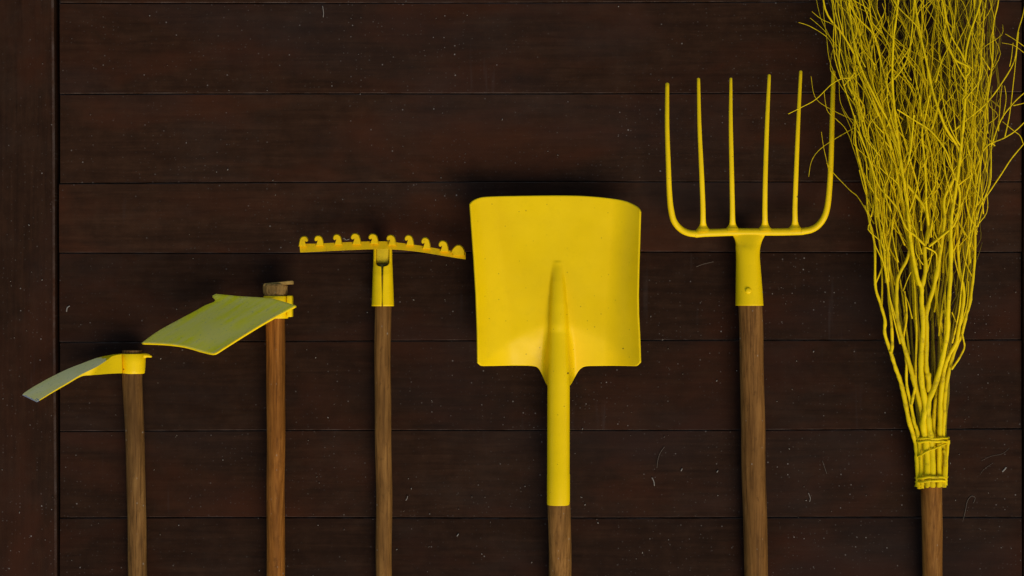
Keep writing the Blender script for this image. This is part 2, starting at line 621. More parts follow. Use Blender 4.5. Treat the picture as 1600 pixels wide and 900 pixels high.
# little lip at the back of the collar
mb = MB()
lip = catmull([(*P(224, 556, Y1 - 0.004), .0042), (*P(230, 555.5, Y1 - 0.005), .0030), (*P(234, 556.5, Y1 - 0.006), .0022), (*P(237.3, 557.5, Y1 - 0.006), .0009)], 4)
mb.tube([q[:3] for q in lip], [q[3] for q in lip], 10)
mb.build('lip', M['paint'], hoe)
# blade: sections top-back, top-front, bottom-front, bottom-back
secs = [((190, 553.2, -0.020), (190, 553.6, -0.052), (191, 583.2, -0.052), (191, 583, -0.020)),
        ((170, 555.2, -0.017), (176, 556.5, -0.049), (172, 583.9, -0.049), (168, 583.8, -0.019)),
        ((152, 559.0, -0.016), (166.5, 563.2, -0.046), (156, 585.2, -0.046), (150, 584.8, -0.022)),
        ((129, 567.5, -0.0190), (149, 574.3, -0.0438), (142, 586.3, -0.0438), (126, 584.5, -0.0240)),
        ((106, 576.5, -0.0230), (128, 584.6, -0.0484), (126.5, 588.4, -0.0484), (104, 582.0, -0.0250)),
        ((81, 588.5, -0.0270), (105, 598.3, -0.0530), (104.6, 600.8, -0.0530), (80, 591.5, -0.0270)),
        ((56, 602.2, -0.0320), (82, 611.9, -0.0580), (81.7, 614.0, -0.0580), (55.6, 604.2, -0.0320)),
        ((40, 612.3, -0.0350), (65, 622.6, -0.0617), (65, 624.2, -0.0617), (40, 613.8, -0.0350)),
        ((35, 616.8, -0.0360), (57.5, 627.4, -0.0633), (57.5, 628.4, -0.0633), (35, 617.6, -0.0360))]
flat = [tuple(c for p in s for c in P(*p)) for s in secs]
res = catmull(flat, 6)
mb = MB()
W = 6
for s in res:
    tb, tf, bf, bb = [Vector(s[3 * q:3 * q + 3]) for q in range(4)]
    ring = [lerp(tb, tf, q / W) for q in range(W + 1)] + [bf, bb]
    crown = (tf - tb).length * 0.03
    for q in range(W + 1):
        ring[q] = ring[q] + Vector((0, 0, crown * (1 - (2 * q / W - 1) ** 2)))
    mb.v += [tuple(p) for p in ring]
nr = W + 3
rr = random.Random(3)
for i in range(len(res) - 1):
    for j in range(nr):
        a_, b_ = i * nr + j, i * nr + (j + 1) % nr
        mat = 0
        if j < W and i >= 12 - (1 if j in (1, 4) else 0):
            mat = 1
        if i >= len(res) - 5 and (j == W or rr.random() < 0.12):
            mat = 2
        mb.face((a_, a_ + nr, b_ + nr, b_), mat)
mb.face(tuple(range(nr)), 0)
mb.face(tuple((len(res) - 1) * nr + j for j in range(nr))[::-1], 2)
bl = mb.build('blade', [M['paint'], M['blade_small'], M['steel']], hoe, angle=35, origin=P(110, 590, -.06))
bl["label"] = "narrow blade worn dull grey with a yellow front edge"

# ------------------------------------------------------------------ large hoe (wide dull blade)
Y2 = -0.042
hoe2 = thing('hoe', ground_at(431, Y2), "large hoe with broad dull yellow-grey blade and orange-brown handle, second tool from the left", "hoe")
handle(hoe2, M['h_big_hoe'], [(431.5, 462, Y2, 15.2), (431, 505, Y2, 15.0), (430.5, 675, Y2, 14.6), (431.5, 900, -.026, 14.6)], 2)
mb = MB()
secs = [(431.5, 462.5, Y2, 19, .019), (431.5, 464, Y2, 20.2, .0202), (431.5, 480, Y2, 20.0, .020), (431.5, 495.5, Y2, 19.2, .0192), (431.5, 497.5, Y2, 18.2, .0182)]
loft(mb, secs + [(431.5, 497.5, Y2, 15.4, .0154), (431.5, 462.5, Y2, 15.8, .0158), secs[0]], cap=False)
mb.build('eye', M['paint'], hoe2, angle=45)
mb = MB()
a0, a1 = P(449, 463, Y2 - .004), P(457, 463, Y2 - .004)
box(mb, a0.x, a1.x, Y2 - .014, Y2 + .008, P(0, 495, Y2).z, P(0, 461.8, Y2).z)
fl = mb.build('flange', M['paint'], hoe2)
add_bevel(fl, 0.0015)
# split and wedged handle end above the collar
mb = MB()
rr = random.Random(8)
rings = []
for (cx, py, hw, hd) in [(431, 464, 15.5, .0155), (430.5, 461, 17.5, .017), (430, 456, 18.8, .018), (430, 450, 18.6, .018), (430.5, 446.5, 18.8, .018), (430, 444.2, 17.5, .0165)]:
    c = P(cx, py, Y2)
    ring = []
    for k in range(26):
        th = 2 * math.pi * k / 26
        q = 1 + rr.uniform(-.06, .05)
        ring.append((c.x + hw * K(Y2) * q * math.cos(th), c.y + hd * q * math.sin(th), c.z + rr.uniform(-.0008, .0008)))
    rings.append(ring[::-1])
mb.rings(rings)
mb.build('handle_end', M['end_wood'], hoe2, angle=25, origin=P(430, 450, Y2))
mb = MB()
w0 = [P(411, 447, Y2 - .010), P(413, 442.8, Y2 - .010), P(436, 440.6, Y2 - .012), P(457, 438.4, Y2 - .012), P(457.2, 443.6, Y2 - .012), P(437, 445.2, Y2 - .012)]
n = len(w0)
mb.v = [tuple(p) for p in w0] + [(p.x, p.y + 0.018, p.z - 0.0005) for p in w0]
mb.face(tuple(range(n))[::-1])
mb.face(tuple(range(n, 2 * n)))
for j in range(n):
    mb.face((j, (j + 1) % n, n + (j + 1) % n, n + j))
wd = mb.build('wedge', M['wedge'], hoe2, shade=False, origin=w0[0])
add_bevel(wd, 0.0008)


def edge_sampler(pts):
    d = [0]
    for p, q in zip(pts, pts[1:]):
        d.append(d[-1] + math.hypot(q[0] - p[0], q[1] - p[1]))
    return lambda t: (interp([(s / d[-1], p[0]) for s, p in zip(d, pts)], t), interp([(s / d[-1], p[1]) for s, p in zip(d, pts)], t))


A_, B_, C_, D_ = (339.5, 459.2), (462.5, 477.5), (337.5, 550.5), (221, 536)
ab = edge_sampler(catmull([A_, (375, 462.8), (405, 464.5), (430, 467.5), B_], 6))
dc = edge_sampler(catmull([D_, (255, 537.2), (286, 541), (315, 549), (331, 552.3), C_], 6))
da = edge_sampler(catmull([A_, (326, 472.5), (309, 483.5), (280, 499), (247, 517.3), D_], 6))
cb = edge_sampler(catmull([B_, (420, 500), (382, 522.5), C_], 6))
dep = {'A': -.010, 'B': -.092, 'C': -.128, 'D': -.046}
N_ = 40
mb = MB()
for i in range(N_ + 1):
    v = i / N_
    for j in range(N_ + 1):
        u = j / N_
        p = []
        for c in (0, 1):
            q = ((1 - v) * ab(u)[c] + v * dc(u)[c] + (1 - u) * da(v)[c] + u * cb(v)[c]
                 - ((1 - u) * (1 - v) * A_[c] + u * (1 - v) * B_[c] + (1 - u) * v * D_[c] + u * v * C_[c]))
            p.append(q)
        p[0] += 7.5 * math.exp(-((v - 0.115) / 0.045) ** 2) * (1 - u) ** 14 - 5.0 * math.exp(-((v - 0.03) / 0.035) ** 2) * (1 - u) ** 14
        y = lerp(lerp(dep['A'], dep['B'], u), lerp(dep['D'], dep['C'], u), v)
        mb.v.append(tuple(P(p[0], p[1], y)))
for i in range(N_):
    for j in range(N_):
        a_ = i * (N_ + 1) + j
        mb.face((a_, a_ + N_ + 1, a_ + N_ + 2, a_ + 1))
bl2 = mb.build('blade', [M['blade_big'], M['paint']], hoe2, origin=P(340, 505, -.14))
nz = sum(p.normal.z for p in bl2.data.polygons)
if nz < 0:
    bl2.data.flip_normals()
so = bl2.modifiers.new("thickness", 'SOLIDIFY')
so.thickness = 0.0032
so.offset = -1
so.material_offset = 1
so.material_offset_rim = 1
bl2["label"] = "broad curved blade worn dull grey with brushed yellow streaks"
mb = MB()
pn = [P(428, 483, Y2 - .012), P(408, 482, -.050), P(385, 488, -.058), P(360, 500, -.064)]
mb.tube(catmull([tuple(p) for p in pn], 5), [lerp(.012, .003, i / 15) for i in range(16)], 10)
mb.build('neck', M['paint'], hoe2)

# ------------------------------------------------------------------ rake
Y3 = -0.030
rake = thing('rake', ground_at(600, Y3), "yellow garden rake with ten hooked teeth on a narrow brown handle", "rake")
handle(rake, M['h_rake'], [(598, 430, Y3, 12.6), (598.2, 480, Y3, 12.7), (598.5, 675, Y3, 12.6), (600.5, 900, -.020, 12.6)], 3)
# wrapped sheet socket with an open mouth and a seam
mb = MB()
NS, NV = 40, 60
zt, zb = 379.0, 478.3


def mouth(py):
    if py < 407:
        return 0.95
    if py < 417:
        return max(0.02, 0.95 * math.sqrt(max(0, 1 - ((py - 407) / 10) ** 2)))
    return interp([(417, 0.11), (450, 0.045), (462, 0.02), (470, 0.03), (478.3, 0.06)], py)


ys = [lerp(379, 405, i / 8) for i in range(8)] + [405 + 12 * i / 18 for i in range(18)] + [lerp(417, 478.3, i / 24) for i in range(25)]
for py in ys:
    hw = interp([(379, 13.4), (395, 13.6), (412, 13.8), (420, 14.3), (478.3, 16.3)], py)
    cx = interp([(379, 598), (478, 598.2)], py)
    th0 = mouth(py)
    c = P(cx, py, Y3)
    for k in range(NS + 1):
        th = th0 + (2 * math.pi - 2 * th0) * k / NS
        mb.v.append((c.x + hw * K(Y3) * math.sin(th), c.y - hw * 0.001 * math.cos(th) * interp([(379, .55), (415, .85), (430, 1)], py), c.z))
for i in range(len(ys) - 1):
    for k in range(NS):
        a_ = i * (NS + 1) + k
        mb.face((a_, a_ + 1, a_ + NS + 2, a_ + NS + 1))
so_o = mb.build('socket', M['paint'], rake, origin=P(598, 430, Y3))
so = so_o.modifiers.new("thickness", 'SOLIDIFY')
so.thickness = 0.0022
so.offset = 0
# tang inside the mouth, and the grimy end of the handle below it
mb = MB()
loft(mb, [(598, 377, Y3 - .001, 10.5, .003), (598, 392, Y3 - .000, 11.0, .004), (598, 405, Y3 + .001, 11.2, .004), (598, 420, Y3 + .003, 11, .004)], 20, power=3)
mb.build('tang', M['socket_inside'], rake, angle=40)
mb = MB()
loft(mb, [(598, 411, Y3 + .001, 9.5, .006), (598, 413.5, Y3, 12.0, .0105), (598, 440, Y3, 12.2, .012)], 20)
mb.build('plug', M['dark_void'], rake, angle=40)
# bar: curved flat strip
top_e = [(467.5, 377), (472, 380.3), (490, 380.6), (520, 379.3), (555, 377.8), (585, 377.0), (612, 378.0), (640, 381.3), (665, 385.0), (690, 389.5), (708, 392), (722, 389.5), (727.5, 395)]
bot_e = [(469, 394.2), (472, 394.2), (490, 393.4), (520, 391.8), (555, 390.2), (585, 389.3), (612, 389.6), (640, 391.7), (665, 395.0), (690, 399.2), (708, 402.2), (722, 404.4), (727.5, 405.2)]
mb = MB()
rings = []
for (t_, b_) in zip(catmull(top_e, 4), catmull(bot_e, 4)):
    yb = Y3 - .004 - 0.014 * math.cos((t_[0] - 598) / 130 * 1.2)
    tp, bp = P(*t_, yb), P(*b_, yb - .004)
    rings.append([tuple(tp), tuple(bp), (bp.x, bp.y + .0065, bp.z), (tp.x, tp.y + .0065, tp.z)])
mb.rings(rings)
bar = mb.build('bar', M['paint_rake'], rake, angle=40, origin=P(598, 385, Y3))
add_bevel(bar, 0.0012)
teeth = [(474.5, 371, 5.2), (497.5, 370, 5.2), (526.5, 368, 5.2), (555, 366.6, 5.2), (582.5, 367.2, 5.0), (610.5, 369, 5.0), (638.5, 369.3, 5.0), (664.5, 373, 5.2), (692, 378, 5.4), (716, 384.5, 6.6)]
HOOK = [(9.6, 17), (8.4, 10), (7.0, 4.4), (5.2, 1.4), (1.8, -.2), (-1.6, -.3), (-4.4, 1.2), (-6.2, 4.2), (-6.4, 7.0), (-4.8, 9.0), (-2.6, 8.8),
        (-1.8, 7.4), (-.9, 8.0), (-1.4, 10.5), (-3.6, 17)]
rt = random.Random(4)
for i, (tx, ty, r) in enumerate(teeth):
    yb = Y3 - .004 - 0.014 * math.cos((tx - 598) / 130 * 1.2) + .001
    mir = -1 if i == 0 else 1
    sx, sz = rt.uniform(.92, 1.06) * mir, rt.uniform(.92, 1.05)
    out = HOOK
    ox = 0
    if i == len(teeth) - 1:        # the last tooth, bent over and clogged with paint
        out = [(11, 17), (10.5, 9), (7.5, 3), (3, 0), (-2, .2), (-6, 3), (-10, 8), (-11.5, 12), (-9, 13.5), (-8, 17)]
        sx, sz, ox = 1.0, 1.0, 0
    if i == 0:
        ox = 1.2
    n = len(out)
    mb = MB()
    for (dy, ins, dz) in ((.0045, 0, 0), (-.0035, 0, 0), (-.0085, .14, 1.2)):
        for (qx, qz) in out:
            fx, fz = qx * (1 - ins), qz + (7 - qz) * ins
            p = P(tx + ox + fx * sx + (0 if dy > 0 else -.4), ty - 2.0 + fz * sz + dz * .4, yb + dy)
            mb.v.append(tuple(p))
    for k in range(2):
        for q in range(n):
            mb.face((k * n + q, k * n + (q + 1) % n, (k + 1) * n + (q + 1) % n, (k + 1) * n + q))
    mb.face(tuple(range(n))[::-1])
    mb.face(tuple(range(2 * n, 3 * n)))
    t_o = mb.build('tooth', M['paint_rake'], rake, angle=38, origin=P(tx, ty, yb))
    bm = bmesh.new()
    bm.from_mesh(t_o.data)
    bmesh.ops.recalc_face_normals(bm, faces=bm.faces)
    bm.to_mesh(t_o.data)
    bm.free()

# ------------------------------------------------------------------ shovel
Y4 = -0.048
shovel = thing('shovel', ground_at(874, Y4), "bright yellow square shovel with deep scoop blade and long socket, middle of the tools", "shovel")
handle(shovel, M['h_shovel'], [(872.8, 760, Y4, 16.0), (873, 791, Y4, 17.6), (875.3, 900, -.036, 17.6)], 4)
Ltab = [(305, 734.5), (319, 735.2), (360, 738.2), (400, 741.2), (460, 744.8), (520, 746.8), (560, 747.2), (567, 747.4), (574, 747.4)]
Rtab = [(305, 1000.5), (329, 1000.0), (360, 999.0), (420, 997.0), (460, 996.2), (490, 996.6), (520, 998.2), (545, 999.2), (566, 999.8), (574, 999.8)]
Ttab = catmull([(734.5, 321), (738.5, 314.5), (752, 308.5), (775, 306.8), (810, 306.1), (870, 305.4), (910, 306.2), (945, 309), (972, 313), (987, 318.5), (997, 325), (1000.5, 333)], 5)
Btab = ([(747, 567), (752, 571.6), (755, 572)] + [(800, 571.2), (826, 571.4)] + catmull([(833, 572), (838.5, 573.5), (843, 578), (848, 588), (853, 599), (857, 605)], 4)
        + [(872, 606)] + catmull([(888, 605), (892.5, 600), (898, 590), (903, 581), (908, 575.5), (914, 572.6), (922, 571.8)], 4) + [(960, 571.4), (990, 572), (994.5, 572), (1000, 566)])
CX = 872.6


def ridge_hw(py):
    return interp([(408, 9), (420, 10.5), (445, 12.2), (500, 14.8), (560, 16.6), (604, 17.4)], py)


def ridge_top(py):
    add = interp([(408, 0), (414, .0006), (424, .0040), (440, .0082), (475, .0142), (520, .0192), (606, .022)], py)
    return lerp(max(blade_h(872.6, py), -.004) + add, .0222, smooth(510, 600, py))


def ridge(px, py, base):
    """Depth (towards the viewer, m) of the socket running up into the blade."""
    hw = ridge_hw(py)
    cx = interp([(416, 871.2), (520, 872.6), (604, 872.8)], py)
    d = abs(px - cx) / hw
    if d >= 1.6 or py < 408:
        return None
    top = ridge_top(py)
    R = hw * .001
    if d < 1:
        c = top - R * (1 - math.sqrt(1 - d * d))
    else:
        f = (1.6 - d) / 0.6
        return base + max(0.0, top - R - base) * f * f
    k = 0.0045
    q = max(0.0, min(1.0, 0.5 + 0.5 * (c - base) / k))
    return lerp(base, c, q) + k * q * (1 - q)


def blade_h(px, py):
    L, R = interp(Ltab, py), interp(Rtab, py)
    u = (px - L) / (R - L) * 2 - 1
    w = lerp(0.56, 0.66, smooth(570, 330, py))
    s = max(0.0, (abs(u) - w) / (1 - w))
    h = 0.034 * s ** 1.9 * (0.75 + 0.25 * smooth(300, 480, py))
    # raised back behind an arched crease
    ux = (px - CX) / 127
    crease = 507 + 62 * min(1, abs(ux) / 0.93) ** 1.75
    d = py - crease
    back = 0.5 * (d + math.sqrt(d * d + 60)) / 1000
    h -= 0.30 * back
    # the blade lifts a little towards its lip
    h += 0.007 * max(0.0, (500 - py) / 195) ** 1.3
    # flat dents beside the ridge
    h += 0.0012 * math.exp(-((px - 838) / 16) ** 2 - ((py - 533) / 14) ** 2)
    return h


NU, NVV = 170, 150
mb = MB()
us = [-1 + 2 * j / NU for j in range(NU + 1)]
for i in range(NVV + 1):
    v = i / NVV
    for u in us:
        # column x at mid height, then refine with the side edges of its own row
        x = lerp(741, 998, (u + 1) / 2)
        for _ in range(3):
            T_, Bm = interp(Ttab, x), interp(Btab, x)
            y = lerp(T_, Bm, v)
            x = lerp(interp(Ltab, y), interp(Rtab, y), (u + 1) / 2)
        h = blade_h(x, y)
        rdg = ridge(x, y, h)
        if rdg is not None:
            h = rdg
        mb.v.append(tuple(P(x, y, Y4 + 0.006 - h)))
for i in range(NVV):
    for j in range(NU):
        a_ = i * (NU + 1) + j
        mb.face((a_, a_ + NU + 1, a_ + NU + 2, a_ + 1))
sb = mb.build('blade', M['paint_shovel'], shovel, origin=P(872, 450, Y4))
if sum(p.normal.y for p in sb.data.polygons) > 0:
    sb.data.flip_normals()
so = sb.modifiers.new("thickness", 'SOLIDIFY')
so.thickness = 0.0026
so.offset = -1
mb = MB()
secs = []
for py in (530, 545, 560, 575, 588, 600):
    R_ = ridge_hw(py) * .001
    front = ridge_top(py) + interp([(530, -.0022), (560, -.0007), (578, .0001), (600, .0005)], py)
    secs.append((872.8, py, Y4 + .006 - front + R_, ridge_hw(py), R_))
secs += [(872.8, 610, Y4 + .0008, 17.4, .0174), (872.7, 640, Y4, 17.5, .0175), (872.5, 740, Y4, 17.6, .0176),
        (872.6, 741.5, Y4, 17.9, .0179), (872.6, 786.8, Y4, 17.9, .0179), (872.6, 788.6, Y4, 17.5, .0175)]
loft(mb, secs + [(872.6, 788.6, Y4, 15.8, .0158), (872.6, 770, Y4, 15.8, .0158)], 36, cap=False)
mb.build('socket', M['paint_shovel'], shovel, angle=50, origin=P(872, 700, Y4))

# ------------------------------------------------------------------ pitchfork
Y5 = -0.038
fork = thing('pitchfork', ground_at(1185, Y5), "yellow six-tined pitchfork between the shovel and the twig broom", "pitchfork")
handle(fork, M['h_fork'], [(1171.2, 460, Y5, 18.6), (1171.6, 480, Y5, 19.0), (1177.5, 675, -.030, 19.0), (1181.3, 900, -.026, 18.2)], 5)
mb = MB()
secs = [(1170, 360, Y5, 27, .0045), (1170, 366, Y5, 26.5, .0055), (1170, 370, Y5, 24.0, .0065), (1169.8, 376, Y5, 21.2, .0085), (1169.3, 382, Y5, 19.7, .0105), (1168.7, 387, Y5, 19.3, .0125), (1168.5, 392, Y5, 18.8, .0140),
        (1168.6, 400, Y5, 18.5, .0155), (1169, 412, Y5, 18.9, .0170), (1170, 440, Y5, 20.2, .0195), (1171, 474.5, Y5, 21.6, .0214), (1171, 476.3, Y5, 21.2, .0210)]
secs2 = []
for q in catmull(secs, 4):
    secs2.append(q)
loft(mb, secs2 + [(1171, 476.3, Y5, 19.4, .0192), (1171, 465, Y5, 18.5, .0185)], 36, cap=True)
mb.build('socket', M['paint'], fork, angle=50, origin=P(1170, 430, Y5))
mb = MB()
c = P(1169.5, 454, Y5 - .0205)
rings = []
for (rr_, dy) in ((.0048, .002), (.0046, -.0004), (.0036, -.0013), (.0018, -.0017)):
    rings.append([(c.x + rr_ * math.cos(2 * math.pi * k / 16), c.y + dy, c.z + rr_ * math.sin(2 * math.pi * k / 16)) for k in range(16)][::-1])
mb.rings(rings)
mb.build('rivet', M['paint'], fork, angle=60)
# crossbar, drawn down at both ends into the outer tines
mb = MB()
pts = catmull([(1086, 366.0, 5.6), (1100, 364.0, 6.2), (1120, 363.4, 6.0), (1145, 362.6, 6.0), (1170, 362.6, 6.0), (1196, 362.4, 5.8), (1220, 362.4, 5.8), (1243, 361.8, 5.8), (1256, 361.5, 5.4)], 4)
mb.tube([P(q[0], q[1], Y5 - .002) for q in pts], [q[2] * K(Y5) for q in pts], 14, squash=0.85)
mb.build('crossbar', M['paint'], fork, angle=50)


def tine(ctrl, n=6, squash=1.0):
    """Control points (px, py, y, half width px)."""
    pts = catmull([(*P(q[0], q[1], q[2]), q[3] * K(q[2])) for q in ctrl], n)
    # blunt rounded tip
    p, q = Vector(pts[-1][:3]), Vector(pts[-2][:3])
    d = (p - q).normalized()
    r = pts[-1][3]
    pts.append((*(p + d * r * 0.45), r * 0.62))
    m_ = MB()
    m_.tube([z[:3] for z in pts], [z[3] for z in pts], 14, squash=squash)
    m_.build('tine', M['paint'], fork, angle=60, origin=pts[0][:3])


def bow(py, amt=0.035):
    return Y5 - .002 - amt * math.sin(math.pi * min(1, max(0, (366 - py) / 256.0))) * 0.6 - 0.004 * 0


tine([(1092, 365.6, Y5 - .002, 5.4), (1076, 364.0, Y5 - .002, 5.2), (1063, 357.5, Y5 - .003, 5.0), (1053, 345, bow(345), 4.9), (1048.2, 326, bow(326), 4.7),
      (1045.8, 300, bow(300), 4.3), (1044.3, 260, bow(260), 3.9), (1042.3, 195, bow(195), 3.5), (1042.6, 131, bow(131), 3.1)])
tine([(1252, 361.5, Y5 - .002, 5.4), (1266, 359.2, Y5 - .002, 5.3), (1278, 352.5, Y5 - .003, 5.1), (1287.5, 340, bow(340), 4.9), (1293, 322, bow(322), 4.7),
      (1296, 295, bow(295), 4.4), (1298.3, 255, bow(255), 4.1), (1300.2, 190, bow(190), 3.8), (1302.3, 112, bow(112), 3.2)])
for (bx, by, pts) in ((1098.5, 360, [(1098.2, 320, 4.0), (1096.2, 270, 3.7), (1092.8, 195, 3.1), (1091.4, 123, 2.5)]),
                      (1144.5, 359, [(1144.3, 320, 3.9), (1143.3, 270, 3.6), (1141.8, 190, 3.1), (1142, 122.5, 2.1)]),
                      (1195.2, 359, [(1195.1, 320, 4.0), (1196.0, 270, 3.7), (1198.6, 190, 3.3), (1202.0, 117.5, 2.5)]),
                      (1242.2, 358.5, [(1242.2, 320, 3.9), (1244.1, 268, 3.6), (1247.3, 190, 3.1), (1251.2, 111.5, 2.5)])):
    ctrl = [(bx, by + 2, Y5 - .002, 12.0), (bx, by - 1.5, Y5 - .002, 10.5), (bx, by - 5, Y5 - .002, 7.6), (bx, by - 9, Y5 - .003, 5.4), (bx, by - 16, bow(345), 4.3)] + [(x, y, bow(y), r) for (x, y, r) in pts]
    tine(ctrl, squash=0.62)

# ------------------------------------------------------------------ twig broom
Y6 = -0.040
broom = thing('broom', ground_at(1456, Y6), "twig broom of yellow painted branches bound to a brown stick, rightmost tool", "broom")
handle(broom, M['h_broom'], [(1456, 735, Y6, 16), (1456, 765, Y6, 16.2), (1457, 900, -.028, 15.4)], 6)
rb = random.Random(21)


def env(py):
    """Left and right limit of the bundle, in px."""
    return (interp([(-140, 1262), (0, 1283), (100, 1304), (200, 1328), (300, 1351), (400, 1368), (500, 1386), (600, 1413), (690, 1430), (760, 1433)], py),
            interp([(-140, 1568), (0, 1562), (100, 1560), (200, 1556), (300, 1545), (400, 1528), (500, 1514), (600, 1492), (690, 1480), (760, 1478)], py))


def depth_half(py):
    return interp([(-140, .070), (200, .068), (400, .055), (600, .030), (700, .0235), (760, .021)], py)


def at(px, py, d):
    """d in -1 (front) .. 1 (towards the wall)."""
    return P(px, py, interp([(-140, -.098), (100, -.092), (500, -.070), (690, Y6)], py) + d * depth_half(py))


def add_twig(mb, pts, d0, d1, r0, r1, n=5, kink=0.0, sides=6):
    """pts (px, py) bottom up; radii in px."""
    m = len(pts)
    ctrl = []
    for i, (x, y) in enumerate(pts):
        t = i / (m - 1)
        d = lerp(d0, d1, t)
        p = at(x + rb.uniform(-kink, kink), y, d)
        ctrl.append((p.x, p.y, p.z, lerp(r0, r1, t ** .75) * .001 * interp([(60, .62), (300, .76), (640, 1.0)], y)))
    res = catmull(ctrl, n)
    rad = [max(q[3], .0003) * (1 + 0.10 * math.sin(k * 1.7 + d0 * 9)) for k, q in enumerate(res)]
    # swollen nodes
    for k in range(len(rad)):
        if r0 > 2.2 and rb.random() < 0.07:
            rad[k] *= 1.28
    mb.tube([q[:3] for q in res], rad, sides)
    return res


